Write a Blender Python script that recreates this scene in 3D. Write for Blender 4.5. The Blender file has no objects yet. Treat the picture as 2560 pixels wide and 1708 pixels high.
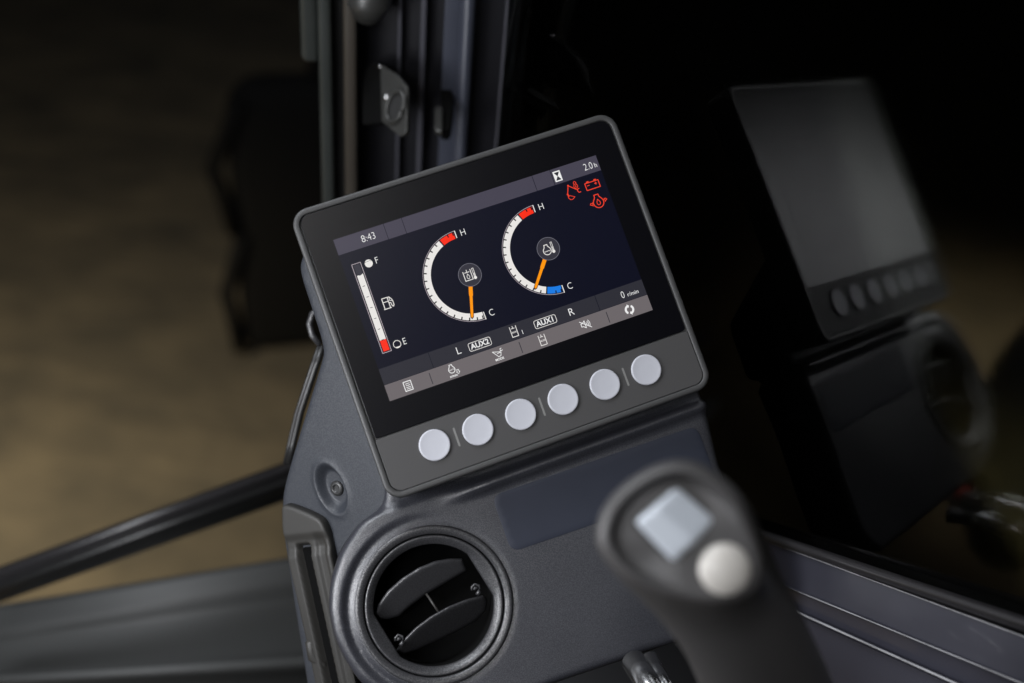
import bpy, bmesh, math, random
import numpy as np
from mathutils import Vector, Matrix
from mathutils.geometry import delaunay_2d_cdt
random.seed(4)
SC = bpy.context.scene
COL = SC.collection

# ------------------------------------------------------------------ camera
FPX, CX, CY = 3310.0, 1280.0, 854.0            # focal length and centre in photo pixels
UP = Vector((0.0738, -0.7478, -0.660)).normalized()   # world up seen in camera axes (x right, y down, z forward)
FW = (Vector((0, 0, 1)) - UP * UP.z).normalized()
RT = FW.cross(UP)
ROT = Matrix((RT, FW, UP))
CAM = Vector((0, 0, 2.05))
def c2w(p): return ROT @ Vector(p) + CAM
cam_d = bpy.data.cameras.new('camera'); cam = bpy.data.objects.new('camera', cam_d); COL.objects.link(cam)
cam.matrix_world = Matrix.Translation(CAM) @ (ROT @ Matrix(((1, 0, 0), (0, -1, 0), (0, 0, -1)))).to_4x4()
cam_d.sensor_width = 36.0; cam_d.lens = FPX / 2560 * 36; cam_d.clip_start = 0.02; cam_d.clip_end = 200
cam_d.dof.use_dof = True; cam_d.dof.focus_distance = 0.722; cam_d.dof.aperture_fstop = 3.6; cam_d.dof.aperture_blades = 0
SC.camera = cam
SC.view_settings.view_transform = 'Standard'; SC.view_settings.look = 'None'
SC.view_settings.exposure = 0; SC.view_settings.gamma = 1; SC.view_settings.use_curve_mapping = False
SC.cycles.use_denoising = True

def P(x, y, d):                                  # photo pixel at depth d (metres) -> camera axes
    return Vector(((x - CX) / FPX * d, (y - CY) / FPX * d, d))
# ------------------------------------------------------------------ world and lamps
wd = bpy.data.worlds.new('World'); SC.world = wd; wd.use_nodes = True
wd.node_tree.nodes['Background'].inputs[0].default_value = (0.75, 0.85, 1.0, 1)
wd.node_tree.nodes['Background'].inputs[1].default_value = 0.012
def area(name, pos, target, sx, sy, power, color):
    l = bpy.data.lights.new(name, 'AREA'); l.shape = 'RECTANGLE'; l.size = sx; l.size_y = sy
    l.energy = power; l.color = color
    o = bpy.data.objects.new(name, l); COL.objects.link(o)
    p = c2w(pos); t = c2w(target); o.location = p
    o.rotation_euler = (t - p).to_track_quat('-Z', 'Y').to_euler()
    return o
TGT = (-0.02, 0.05, 0.72)
area('key_light', (-0.60, -1.05, 0.10), TGT, 0.6, 0.6, 17.0, (0.90, 0.94, 1.0))
area('fill_light', (-0.10, -0.62, -0.70), TGT, 0.32, 0.32, 2.8, (1.0, 0.97, 0.93))
area('low_light', (-0.36, 0.02, -0.62), (-0.09, 0.12, 0.73), 0.30, 0.30, 7.0, (0.95, 0.96, 1.0))
area('near_light', (-0.38, 0.06, 0.40), (-0.09, 0.13, 0.74), 0.16, 0.26, 2.6, (0.95, 0.96, 1.0))
area('side_light', (-0.62, 0.16, 0.32), (-0.1, 0.12, 0.75), 0.2, 0.35, 1.5, (0.92, 0.95, 1.0))
def ground_fill(name, loc, power, color=(1.0, 0.88, 0.68), cone=165):
    l = bpy.data.lights.new(name, 'SPOT'); l.energy = power; l.color = color
    l.spot_size = math.radians(cone); l.spot_blend = 1.0; l.shadow_soft_size = 0.15
    o = bpy.data.objects.new(name, l); COL.objects.link(o); o.location = loc
ground_fill('ground_fill_light', (-1.05, 1.42, 0.85), 88, (1.0, 0.85, 0.60))  # unseen spot added to brighten the earth at the left
ground_fill('ground_fill_light', (-2.45, -0.25, 0.9), 700, (1.0, 0.84, 0.58), 95)  # unseen spot added so lit earth mirrors in the side window
ground_fill('ground_fill_light', (0.85, 1.75, 0.8), 160, (1.0, 0.92, 0.55), 85)  # unseen spot added to lift the earth seen through the pane

# ------------------------------------------------------------------ frames
R1 = Vector((0.93135159, -0.32137391, 0.17118126)); R2 = Vector((-0.33770106, -0.93817902, 0.07601393))
R3 = Vector((0.13616977, -0.12860378, -0.98230284)); T0 = Vector((-0.00916541, -0.03577863, 0.71731429))
class Frame:
    def __init__(s, o, a, b, n): s.o, s.a, s.b, s.n = o, a, b, n
    def c(s, u, v, w=0): return s.o + (s.a * u + s.b * v + s.n * w) * 0.001      # mm -> camera axes
    def __call__(s, u, v, w=0): return c2w(s.c(u, v, w))
    def px(s, x, y, w=0):                                                        # photo pixel -> (u, v) mm on plane w
        d = Vector(((x - CX) / FPX, (y - CY) / FPX, 1)); o = s.o + s.n * (w * 0.001)
        k = o.dot(s.n) / d.dot(s.n); p = (d * k - o) * 1000
        return (p.dot(s.a), p.dot(s.b))
MF = Frame(T0, R1, R2, R3)
def frame3(o, a, b):                              # plane through three camera-axes points
    ax = (a - o).normalized(); n = ax.cross(b - o).normalized()
    if n.dot(o) > 0: n = -n
    return Frame(o, ax, n.cross(ax), n)

# ------------------------------------------------------------------ materials
def srgb(r, g, b):
    return tuple(((c / 255) / 12.92 if c / 255 <= 0.04045 else (((c / 255) + 0.055) / 1.055) ** 2.4) for c in (r, g, b)) + (1,)
def mat(name, col, rough=0.5, metal=0.0, spec=0.5, grain=None, var=None, coat=0.0, emit=None, es=1.0, speck=None):
    m = bpy.data.materials.new(name); m.use_nodes = True; nt = m.node_tree; b = nt.nodes['Principled BSDF']
    b.inputs['Base Color'].default_value = tuple(col) + ((1,) if len(col) == 3 else ())
    b.inputs['Roughness'].default_value = rough; b.inputs['Metallic'].default_value = metal
    b.inputs['Specular IOR Level'].default_value = spec; b.inputs['Coat Weight'].default_value = coat
    b.inputs['Coat Roughness'].default_value = 0.05
    if emit: b.inputs['Emission Color'].default_value = emit; b.inputs['Emission Strength'].default_value = es
    tc = nt.nodes.new('ShaderNodeTexCoord')
    if var:                                        # (scale, amount): slow mottling of colour and gloss
        n = nt.nodes.new('ShaderNodeTexNoise'); n.inputs['Scale'].default_value = var[0]; n.inputs['Detail'].default_value = 5
        nt.links.new(tc.outputs['Object'], n.inputs['Vector'])
        mx = nt.nodes.new('ShaderNodeMix'); mx.data_type = 'RGBA'
        c = Vector(col[:3])
        mx.inputs['A'].default_value = tuple(c * (1 - var[1])) + (1,); mx.inputs['B'].default_value = tuple(c * (1 + var[1])) + (1,)
        nt.links.new(n.outputs['Fac'], mx.inputs['Factor']); nt.links.new(mx.outputs['Result'], b.inputs['Base Color'])
        mr = nt.nodes.new('ShaderNodeMapRange'); mr.inputs['To Min'].default_value = max(0.02, rough * (1 - var[1])); mr.inputs['To Max'].default_value = min(1, rough * (1 + var[1]))
        nt.links.new(n.outputs['Fac'], mr.inputs['Value']); nt.links.new(mr.outputs['Result'], b.inputs['Roughness'])
    if speck:                                      # (scale, min, max): moulded grain that catches light unevenly
        n = nt.nodes.new('ShaderNodeTexNoise'); n.inputs['Scale'].default_value = speck[0]; n.inputs['Detail'].default_value = 1
        nt.links.new(tc.outputs['Object'], n.inputs['Vector']); mr = nt.nodes.new('ShaderNodeMapRange')
        for k_, v_ in (('From Min', 0.38), ('From Max', 0.66), ('To Min', speck[1]), ('To Max', speck[2])): mr.inputs[k_].default_value = v_
        nt.links.new(n.outputs['Fac'], mr.inputs['Value']); nt.links.new(mr.outputs['Result'], b.inputs['Specular IOR Level'])
    if grain:                                      # (scale, strength, distance)
        n = nt.nodes.new('ShaderNodeTexNoise'); n.inputs['Scale'].default_value = grain[0]; n.inputs['Detail'].default_value = 3
        n.inputs['Roughness'].default_value = 0.7
        nt.links.new(tc.outputs['Object'], n.inputs['Vector'])
        bp = nt.nodes.new('ShaderNodeBump'); bp.inputs['Strength'].default_value = grain[1]; bp.inputs['Distance'].default_value = grain[2]
        nt.links.new(n.outputs['Fac'], bp.inputs['Height']); nt.links.new(bp.outputs['Normal'], b.inputs['Normal'])
    return m
M = {}
M['console'] = mat('console_plastic', (0.023, 0.0238, 0.029), 0.37, spec=0.7, speck=(1900, 0.45, 1.1), grain=(2300, 0.5, 0.0002), var=(30, 0.16))
M['side'] = mat('console_side_plastic', (0.022, 0.0245, 0.030), 0.50, speck=(1300, 0.25, 0.45), grain=(1800, 0.3, 0.0002), var=(10, 0.15))
M['housing'] = mat('housing_plastic', (0.030, 0.030, 0.030), 0.5, grain=(1600, 0.4, 0.0002), var=(20, 0.1))
M['keypad'] = mat('keypad_plastic', (0.032, 0.031, 0.031), 0.65, grain=(2500, 0.1, 0.0002))
M['glass'] = mat('black_glass', (0.001, 0.001, 0.002), 0.30, spec=0.22)
M['gap'] = mat('dark_gap', (0.004, 0.004, 0.004), 0.8)
M['button'] = mat('button_plastic', (0.34, 0.345, 0.375), 0.5, grain=(900, 0.05, 0.0002))
M['mark'] = mat('grey_print', (0.13, 0.13, 0.125), 0.6)
M['vent'] = mat('vent_plastic', (0.026, 0.026, 0.028), 0.38, speck=(1300, 0.3, 1.0), grain=(1800, 0.3, 0.0002))
M['black'] = mat('black_plastic', (0.008, 0.008, 0.009), 0.5)
M['void'] = mat('duct_black', (0.001, 0.001, 0.001), 0.9, spec=0.1)
M['label'] = mat('label_film', (0.020, 0.023, 0.034), 0.5, spec=0.25, var=(30, 0.15))
M['trim'] = mat('trim_plastic', (0.022, 0.021, 0.019), 0.55, spec=0.4, grain=(1500, 0.2, 0.0001), var=(25, 0.2))
M['screw'] = mat('blackened_steel', (0.02, 0.02, 0.02), 0.4, metal=0.2)
M['stick'] = mat('joystick_rubber', (0.052, 0.050, 0.050), 0.48, grain=(900, 0.3, 0.0004))
M['stick_in'] = mat('joystick_plate', (0.038, 0.036, 0.035), 0.5)
M['white'] = mat('white_plastic', (0.40, 0.38, 0.35), 0.4)
M['rocker'] = mat('pale_blue_plastic', (0.40, 0.43, 0.47), 0.4)
M['rubber'] = mat('seal_rubber', (0.010, 0.010, 0.010), 0.38, var=(12, 0.2))
M['sealgrey'] = mat('seal_edge_vinyl', (0.020, 0.019, 0.020), 0.28)
M['navy'] = mat('navy_gloss_paint', (0.021, 0.021, 0.029), 0.38, spec=0.45, coat=0.12, var=(18, 0.2))
M['pill_dark'] = mat('pillar_black_paint', (0.003, 0.003, 0.005), 0.5)
M['pill_blue'] = mat('pillar_blue_grey_paint', (0.036, 0.040, 0.055), 0.42, var=(20, 0.1))
M['pill_grey'] = mat('pillar_grey_strip', (0.05, 0.05, 0.06), 0.4)
M['pill_green'] = mat('glass_edge_strip', (0.025, 0.028, 0.026), 0.35, var=(25, 0.2))
M['pill_brown'] = mat('bronze_strip', (0.036, 0.031, 0.025), 0.4, var=(12, 0.2))
M['steel'] = mat('bracket_steel', (0.035, 0.035, 0.033), 0.4, metal=0.3, var=(80, 0.2))
M['bright'] = mat('bright_steel', (0.5, 0.5, 0.5), 0.25, metal=1.0)
M['floor'] = mat('cab_mat_rubber', (0.012, 0.012, 0.013), 0.6)
M['ridge'] = mat('ridge_painted_highlight', (0.30, 0.30, 0.31), 0.3, metal=0.4, var=(35, 0.7))  # pale colour paints the bright highlight along the sill ridges
M['panel'] = mat('lower_panel_paint', (0.034, 0.035, 0.034), 0.6, var=(6, 0.15))
M['card'] = mat('dark_card', (0.045, 0.045, 0.048), 0.6, var=(6, 0.12))
M['card_low'] = mat('card_strip', (0.032, 0.035, 0.036), 0.6, var=(20, 0.15))
M['ink'] = mat('marker_ink', (0.012, 0.015, 0.018), 0.6)
M['tint_edge'] = mat('sheet_edge', (0.06, 0.066, 0.066), 0.4)
M['greypanel'] = mat('grey_panel', (0.075, 0.075, 0.072), 0.6, var=(5, 0.2))
M['heap'] = mat('heap_earth', (0.035, 0.03, 0.018), 0.9, var=(8, 0.3))
M['olive'] = mat('cardboard_olive', (0.085, 0.075, 0.045), 0.7, var=(5, 0.25))
M['brown'] = mat('brown_board', (0.04, 0.032, 0.02), 0.7, var=(5, 0.25))
M['seat'] = mat('seat_fabric', (0.012, 0.012, 0.013), 0.9, grain=(150, 0.4, 0.003), var=(20, 0.3))
M['red'] = mat('red_plastic', (0.45, 0.03, 0.02), 0.5)
M['darkred'] = mat('dark_red_paint', (0.05, 0.004, 0.003), 0.6)
M['machine'] = mat('black_steel', (0.004, 0.004, 0.004), 0.9, spec=0.1)
M['film'] = mat('clear_film', (0.050, 0.050, 0.064), 0.35, grain=(160, 0.4, 0.002))
M['film_edge'] = mat('film_crease', (0.16, 0.16, 0.18), 0.3, grain=(700, 0.8, 0.002))
M['green'] = mat('dull_green_plastic', (0.07, 0.075, 0.03), 0.6)
def ui(name, r, g, b, gl=0.30):
    m = mat('screen_' + name, (0.001, 0.001, 0.002), gl, spec=0.2, emit=srgb(r, g, b)); nt = m.node_tree
    lw = nt.nodes.new('ShaderNodeLayerWeight'); lw.inputs[0].default_value = 0.5     # the display only shines within its viewing cone
    mr = nt.nodes.new('ShaderNodeMapRange'); mr.interpolation_type = 'SMOOTHSTEP'
    for k_, v_ in (('From Min', 0.25), ('From Max', 0.5), ('To Min', 1.0), ('To Max', 0.03)): mr.inputs[k_].default_value = v_
    nt.links.new(lw.outputs['Facing'], mr.inputs['Value']); nt.links.new(mr.outputs['Result'], nt.nodes['Principled BSDF'].inputs['Emission Strength']); return m
U = dict(bg=ui('navy', 8, 10, 26), bar=ui('bar_grey', 69, 66, 79), low=ui('low_bar', 45, 45, 52), menu=ui('menu_bar', 108, 102, 104),
         white=ui('white', 232, 229, 226), text=ui('text_white', 238, 238, 238), red=ui('red', 250, 46, 18), orange=ui('orange', 255, 150, 0),
         blue=ui('blue', 24, 122, 226), hub=ui('hub_grey', 52, 51, 60), ring=ui('ring_grey', 120, 120, 130), black=ui('black', 14, 14, 20),
         warn=ui('warning_red', 240, 66, 40), line=ui('thin_line', 175, 165, 172))

# ground material: packed brown earth with tyre tracks
def ground_mat():
    m = bpy.data.materials.new('packed_earth'); m.use_nodes = True; nt = m.node_tree; b = nt.nodes['Principled BSDF']
    tc = nt.nodes.new('ShaderNodeTexCoord'); mp = nt.nodes.new('ShaderNodeMapping'); mp.inputs['Scale'].default_value = (0.8, 2.6, 1)
    mp.inputs['Rotation'].default_value = (0, 0, math.radians(-20))
    n = nt.nodes.new('ShaderNodeTexNoise'); n.inputs['Scale'].default_value = 2.6; n.inputs['Detail'].default_value = 6; n.inputs['Distortion'].default_value = 0.8
    n2 = nt.nodes.new('ShaderNodeTexNoise'); n2.inputs['Scale'].default_value = 5.5; n2.inputs['Detail'].default_value = 4
    add = nt.nodes.new('ShaderNodeMath'); add.operation = 'ADD'; mul = nt.nodes.new('ShaderNodeMath'); mul.operation = 'MULTIPLY'; mul.inputs[1].default_value = 0.5
    cr = nt.nodes.new('ShaderNodeValToRGB'); cr.color_ramp.elements[0].position = 0.34; cr.color_ramp.elements[1].position = 0.64
    cr.color_ramp.elements[0].color = (0.019, 0.0165, 0.011, 1); cr.color_ramp.elements[1].color = (0.056, 0.046, 0.029, 1)
    nt.links.new(tc.outputs['Object'], mp.inputs['Vector']); nt.links.new(mp.outputs['Vector'], n.inputs['Vector']); nt.links.new(tc.outputs['Object'], n2.inputs['Vector'])
    nt.links.new(n.outputs['Fac'], add.inputs[0]); nt.links.new(n2.outputs['Fac'], add.inputs[1]); nt.links.new(add.outputs[0], mul.inputs[0])
    nt.links.new(mul.outputs[0], cr.inputs['Fac']); nt.links.new(cr.outputs['Color'], b.inputs['Base Color'])
    b.inputs['Roughness'].default_value = 0.95
    bp = nt.nodes.new('ShaderNodeBump'); bp.inputs['Strength'].default_value = 0.7; bp.inputs['Distance'].default_value = 0.06
    nt.links.new(mul.outputs[0], bp.inputs['Height']); nt.links.new(bp.outputs['Normal'], b.inputs['Normal'])
    return m
M['ground'] = ground_mat()
def pane_mat():
    m = bpy.data.materials.new('window_glass'); m.use_nodes = True; nt = m.node_tree; nt.nodes.clear()
    o = nt.nodes.new('ShaderNodeOutputMaterial'); mx = nt.nodes.new('ShaderNodeMixShader'); t = nt.nodes.new('ShaderNodeBsdfTransparent')
    g = nt.nodes.new('ShaderNodeBsdfGlossy'); f = nt.nodes.new('ShaderNodeFresnel')
    t.inputs[0].default_value = (0.30, 0.31, 0.29, 1); g.inputs['Roughness'].default_value = 0.05; f.inputs[0].default_value = 1.42
    nt.links.new(f.outputs[0], mx.inputs[0]); nt.links.new(t.outputs[0], mx.inputs[1]); nt.links.new(g.outputs[0], mx.inputs[2]); nt.links.new(mx.outputs[0], o.inputs[0])
    return m
M['pane'] = pane_mat()

# ------------------------------------------------------------------ object helpers
ORIG = {}
def thing(name, label, cat, at, group=None):
    o = bpy.data.objects.new(name, None); COL.objects.link(o); o.empty_display_size = 0.02
    o.location = at; o['label'] = label; o['category'] = cat; ORIG[o.name] = Vector(at)
    if group: o['group'] = group
    return o
def tag(o, label, cat, group=None):
    o['label'] = label; o['category'] = cat
    if group: o['group'] = group
    return o
def org(par): return ORIG[par.name] if par is not None else Vector((0, 0, 0))
class MB:
    """collects world-space geometry for one mesh object"""
    def __init__(s): s.v = []; s.f = []; s.m = []; s.sm = []
    def add(s, vs, fs, mi=0, smooth=False):
        k = len(s.v); s.v += [Vector(p) for p in vs]
        for f in fs: s.f.append([i + k for i in f]); s.m.append(mi); s.sm.append(smooth)
        return s
    def rings(s, rings, mi=0, cap0=True, cap1=True, smooth=True, closed=True):
        n = len(rings[0]); vs = [p for r in rings for p in r]; fs = []
        for i in range(len(rings) - 1):
            for j in range(n if closed else n - 1):
                k = (j + 1) % n; fs.append([i * n + j, i * n + k, (i + 1) * n + k, (i + 1) * n + j])
        s.add(vs, fs, mi, smooth)
        b = len(s.v) - len(vs)
        if cap0: s.f.append([b + j for j in range(n)][::-1]); s.m.append(mi); s.sm.append(False)
        if cap1: s.f.append([b + (len(rings) - 1) * n + j for j in range(n)]); s.m.append(mi); s.sm.append(False)
        return s
    def tube(s, pts, r, n=14, mi=0):
        rr = r if isinstance(r, (list, tuple)) else [r] * len(pts); pts = [Vector(p) for p in pts]; rings = []
        ref = None
        for i, p in enumerate(pts):
            t = (pts[min(i + 1, len(pts) - 1)] - pts[max(i - 1, 0)]).normalized()
            if ref is None: ref = t.orthogonal().normalized()
            a = (ref - t * ref.dot(t)).normalized(); b = t.cross(a); ref = a
            rings.append([p + (a * math.cos(2 * math.pi * k / n) + b * math.sin(2 * math.pi * k / n)) * rr[i] for k in range(n)])
        return s.rings(rings, mi)
    def box(s, c, ax, ay, az, mi=0):
        c = Vector(c); vs = [c + ax * i + ay * j + az * k for i in (-1, 1) for j in (-1, 1) for k in (-1, 1)]
        return s.add(vs, [[0, 1, 3, 2], [4, 6, 7, 5], [0, 4, 5, 1], [2, 3, 7, 6], [0, 2, 6, 4], [1, 5, 7, 3]], mi)
    def build(s, name, mats, parent=None, bevel=0, subsurf=0, recalc=True, angle=35):
        me = bpy.data.meshes.new(name); o0 = org(parent)
        me.from_pydata([p - o0 for p in s.v], [], s.f)
        for m in (mats if isinstance(mats, (list, tuple)) else [mats]): me.materials.append(m)
        for p, mi, sm in zip(me.polygons, s.m, s.sm): p.material_index = mi; p.use_smooth = sm
        if recalc:
            bm = bmesh.new(); bm.from_mesh(me); bmesh.ops.recalc_face_normals(bm, faces=bm.faces); bm.to_mesh(me); bm.free()
        o = bpy.data.objects.new(name, me); COL.objects.link(o)
        if parent is not None: o.parent = parent
        ORIG[o.name] = o0                       # children of a part share its world origin
        if parent is not None and parent.parent is not None: pass
        if bevel:
            b = o.modifiers.new('bevel', 'BEVEL'); b.width = bevel; b.segments = 3; b.limit_method = 'ANGLE'; b.angle_limit = math.radians(angle)
            b.harden_normals = False
            for p in me.polygons: p.use_smooth = True
        if subsurf:
            b = o.modifiers.new('sub', 'SUBSURF'); b.levels = subsurf; b.render_levels = subsurf
            for p in me.polygons: p.use_smooth = True
        return o

def arc(cx, cy, r, a0, a1, n): return [(cx + r * math.cos(math.radians(a0 + (a1 - a0) * i / n)), cy + r * math.sin(math.radians(a0 + (a1 - a0) * i / n))) for i in range(n + 1)]
def rrect(x0, y0, x1, y1, r, n=8):
    rr = r if isinstance(r, (list, tuple)) else [r] * 4      # BL BR TR TL
    return (arc(x0 + rr[0], y0 + rr[0], rr[0], 180, 270, n) + arc(x1 - rr[1], y0 + rr[1], rr[1], 270, 360, n) +
            arc(x1 - rr[2], y1 - rr[2], rr[2], 0, 90, n) + arc(x0 + rr[3], y1 - rr[3], rr[3], 90, 180, n))
def round_poly(pts, rad, n=6):
    out = []; N = len(pts)
    for i in range(N):
        p = Vector(pts[i]); a = Vector(pts[i - 1]); b = Vector(pts[(i + 1) % N]); r = rad[i] if isinstance(rad, (list, tuple)) else rad
        if r <= 0: out.append(tuple(p)); continue
        da = (a - p); db = (b - p); ra = min(r, da.length * 0.45); rb = min(r, db.length * 0.45)
        A = p + da.normalized() * ra; B = p + db.normalized() * rb
        for k in range(n + 1):
            t = k / n; out.append(tuple(A * (1 - t) ** 2 + p * 2 * t * (1 - t) + B * t * t))
    return out
def offset(poly, d):                              # move a smooth ccw outline inwards by d
    N = len(poly); out = []; A = sum(poly[i][0] * poly[(i + 1) % N][1] - poly[(i + 1) % N][0] * poly[i][1] for i in range(N))
    s = 1 if A > 0 else -1
    for i in range(N):
        a = Vector(poly[i - 1]); b = Vector(poly[(i + 1) % N]); t = (b - a)
        if t.length < 1e-9: out.append(poly[i]); continue
        t.normalize(); nrm = Vector((-t.y, t.x)) * s; p = Vector(poly[i]) + nrm * d; out.append((p.x, p.y))
    return out
def plate(mb, fr, poly, w0, w1, bev=0.3, mi=0, dedupe=True):
    pts = []
    for p in poly:
        if not pts or (Vector(p) - Vector(pts[-1])).length > 1e-4: pts.append(p)
    if (Vector(pts[0]) - Vector(pts[-1])).length < 1e-4: pts.pop()
    rs = [[fr(u, v, w0) for u, v in pts], [fr(u, v, w1 - bev) for u, v in pts]]
    for a in (30, 60, 90):
        d = bev * (1 - math.cos(math.radians(a))); w = w1 - bev + bev * math.sin(math.radians(a))
        rs.append([fr(u, v, w) for u, v in offset(pts, d)])
    mb.rings(rs, mi); return mb
def circle(cx, cy, r, n=40): return [(cx + r * math.cos(2 * math.pi * i / n), cy + r * math.sin(2 * math.pi * i / n)) for i in range(n)]
def resample(poly, step):
    out = []; N = len(poly)
    for i in range(N):
        a = Vector(poly[i]); b = Vector(poly[(i + 1) % N]); k = max(1, int((b - a).length / step))
        out += [tuple(a.lerp(b, j / k)) for j in range(k)]
    return out
def seg_dist(pts, poly):
    A = np.array(poly); B = np.roll(A, -1, 0); D = B - A; L = (D ** 2).sum(1) + 1e-12
    best = np.full(len(pts), 1e9)
    for i in range(len(A)):
        q = pts - A[i]; t = np.clip((q @ D[i]) / L[i], 0, 1); d = np.hypot(*(q - t[:, None] * D[i]).T); best = np.minimum(best, d)
    return best
def inside(pts, poly):
    A = np.array(poly); B = np.roll(A, -1, 0); c = np.zeros(len(pts), bool)
    for (x0, y0), (x1, y1) in zip(A, B):
        cond = ((y0 > pts[:, 1]) != (y1 > pts[:, 1]))
        with np.errstate(all='ignore'): xi = (x1 - x0) * (pts[:, 1] - y0) / (y1 - y0) + x0
        c ^= cond & (pts[:, 0] < xi)
    return c
def heightfield(mb, fr, poly, h, step=2.0, lip=4.0, skirt=30.0, mi=0, hole=None, drop=True, fine=None):
    """solid shell over an outline: smooth height h(u, v), rounded lip, side wall of depth skirt"""
    poly = resample(poly, step); xs = np.array(poly)
    gu = np.arange(xs[:, 0].min(), xs[:, 0].max(), step); gv = np.arange(xs[:, 1].min(), xs[:, 1].max(), step)
    G = np.array([(u + (step / 2 if j % 2 else 0), v) for j, v in enumerate(gv) for u in gu])
    if fine: G = np.vstack([G] + [np.array(f) for f in fine])
    G = G[inside(G, poly)]; d = seg_dist(G, poly); G = G[d > max(lip, step * 0.6)]
    rings = []
    if lip > 0:
        for q in (0.04, 0.15, 0.32, 0.55, 0.8):
            r = np.array(offset(poly, lip * q)); r = r[inside(r, poly)]; r = r[seg_dist(r, poly) > lip * q * 0.85]; rings.append(r)
    pts = np.vstack([xs, G] + rings)
    if hole is not None:
        keep = ~inside(pts, hole); keep &= (seg_dist(pts, hole) > step * 0.3); keep[:len(xs)] = True; pts = pts[keep]
        nb = len(pts); pts = np.vstack([pts, np.array(hole)])
    ed = [(i, (i + 1) % len(xs)) for i in range(len(xs))]
    vs, es, fs, ov, oe, of = delaunay_2d_cdt([Vector(p) for p in pts], ed, [], 1, 1e-5)
    V = np.array([tuple(v) for v in vs])
    if hole is not None:
        hp = offset(hole, 0.0)
        fs = [f for f in fs if not inside(np.array([V[list(f)].mean(0)]), hp)[0]]
    D = seg_dist(V, poly)
    out = []
    for (u, v), dd in zip(V, D):
        w = h(u, v)
        if lip > 0 and dd < lip: w -= lip - math.sqrt(max(0, lip * lip - (lip - dd) ** 2))
        out.append(fr(u, v, w))
    mb.add(out, [list(f) for f in fs], mi, True)
    n = len(poly)
    top = [fr(u, v, h(u, v) - (lip if lip > 0 else 0)) for u, v in poly]; bot = [fr(u, v, h(u, v) - skirt) for u, v in poly]
    mb.rings([top, bot], mi, cap0=False, cap1=True)
    return mb
def sstep(a, b, x):
    t = min(1, max(0, (x - a) / (b - a))); return t * t * (3 - 2 * t)

# ================================================================== the setting
def struct(name, mb, m, **k):
    o = mb.build(name, m, **k); o['kind'] = 'structure'; return o
g = MB(); g.add([(-30, -10, 0), (30, -10, 0), (30, 60, 0), (-30, 60, 0)], [[0, 1, 2, 3]])
struct('ground', g, M['ground'], recalc=False)
def hit_z(x, y, z):
    d = c2w(P(x, y, 1)) - CAM; k = (z - CAM.z) / d.z; return CAM + d * k
# rubber mat of the cab floor
q = [hit_z(900, 1600, 1.0), hit_z(2150, 1420, 1.0), hit_z(2900, 2100, 1.0), hit_z(700, 2100, 1.0)]
g = MB(); g.add([p for p in q] + [p - Vector((0, 0, 0.02)) for p in q], [[0, 1, 2, 3], [4, 5, 6, 7], [0, 1, 5, 4], [1, 2, 6, 5], [2, 3, 7, 6], [3, 0, 4, 7]])
struct('cab_floor', g, M['floor'])

# ================================================================== monitor
mon = thing('control_monitor', 'dark rectangular control monitor with lit colour screen and six round grey buttons', 'monitor', MF(0, -14, -12))
hb = MB(); O = rrect(-94, -96, 94, 67, 9.5, 10)
ringdef = [(5.0, -19), (1.6, -17.5), (0.7, -12), (0.25, -5), (0, -2.2), (0, -0.6), (0.25, 0.1), (0.8, 0.5), (1.5, 0.62), (2.9, 0.55), (3.25, 0.35), (3.4, 0.0), (3.4, -1.4)]
hb.rings([[MF(u, v, w) for u, v in offset(O, d)] for d, w in ringdef])
hb.build('housing', M['housing'], mon)
kb = MB(); plate(kb, MF, rrect(-90.3, -92.3, 90.3, -62.9, [6.2, 6.2, 1.2, 1.2], 8), -1.3, 0.15, 0.25)
kb.build('keypad_panel', M['keypad'], mon)
gb = MB(); plate(gb, MF, rrect(-90.0, -62.2, 90.0, 63.4, [2.6, 2.6, 6.0, 6.0], 8), -1.3, -0.02, 0.35)
gl = gb.build('screen_glass', M['glass'], mon)
for i in range(6):
    b = MB(); cu = -61.6 + 24.5 * i
    def ringc(r, w): return [MF(cu + r * math.cos(a * math.pi / 24), -75.5 + r * math.sin(a * math.pi / 24), w) for a in range(48)]
    b.rings([ringc(8.45, -0.5), ringc(8.45, 0.75), ringc(8.40, 1.15), ringc(8.2, 1.42), ringc(7.9, 1.55), ringc(7.4, 1.52), ringc(6.6, 1.42), ringc(3.5, 1.32), ringc(0.8, 1.30)])
    b.build('button', M['button'], mon)
for u in (-49.1, -0.2, 48.8):
    b = MB(); plate(b, MF, rrect(u - 0.55, -80.6, u + 0.55, -70.2, 0.5, 4), -0.2, 0.2, 0.04); b.build('divider_mark', M['mark'], mon)

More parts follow.
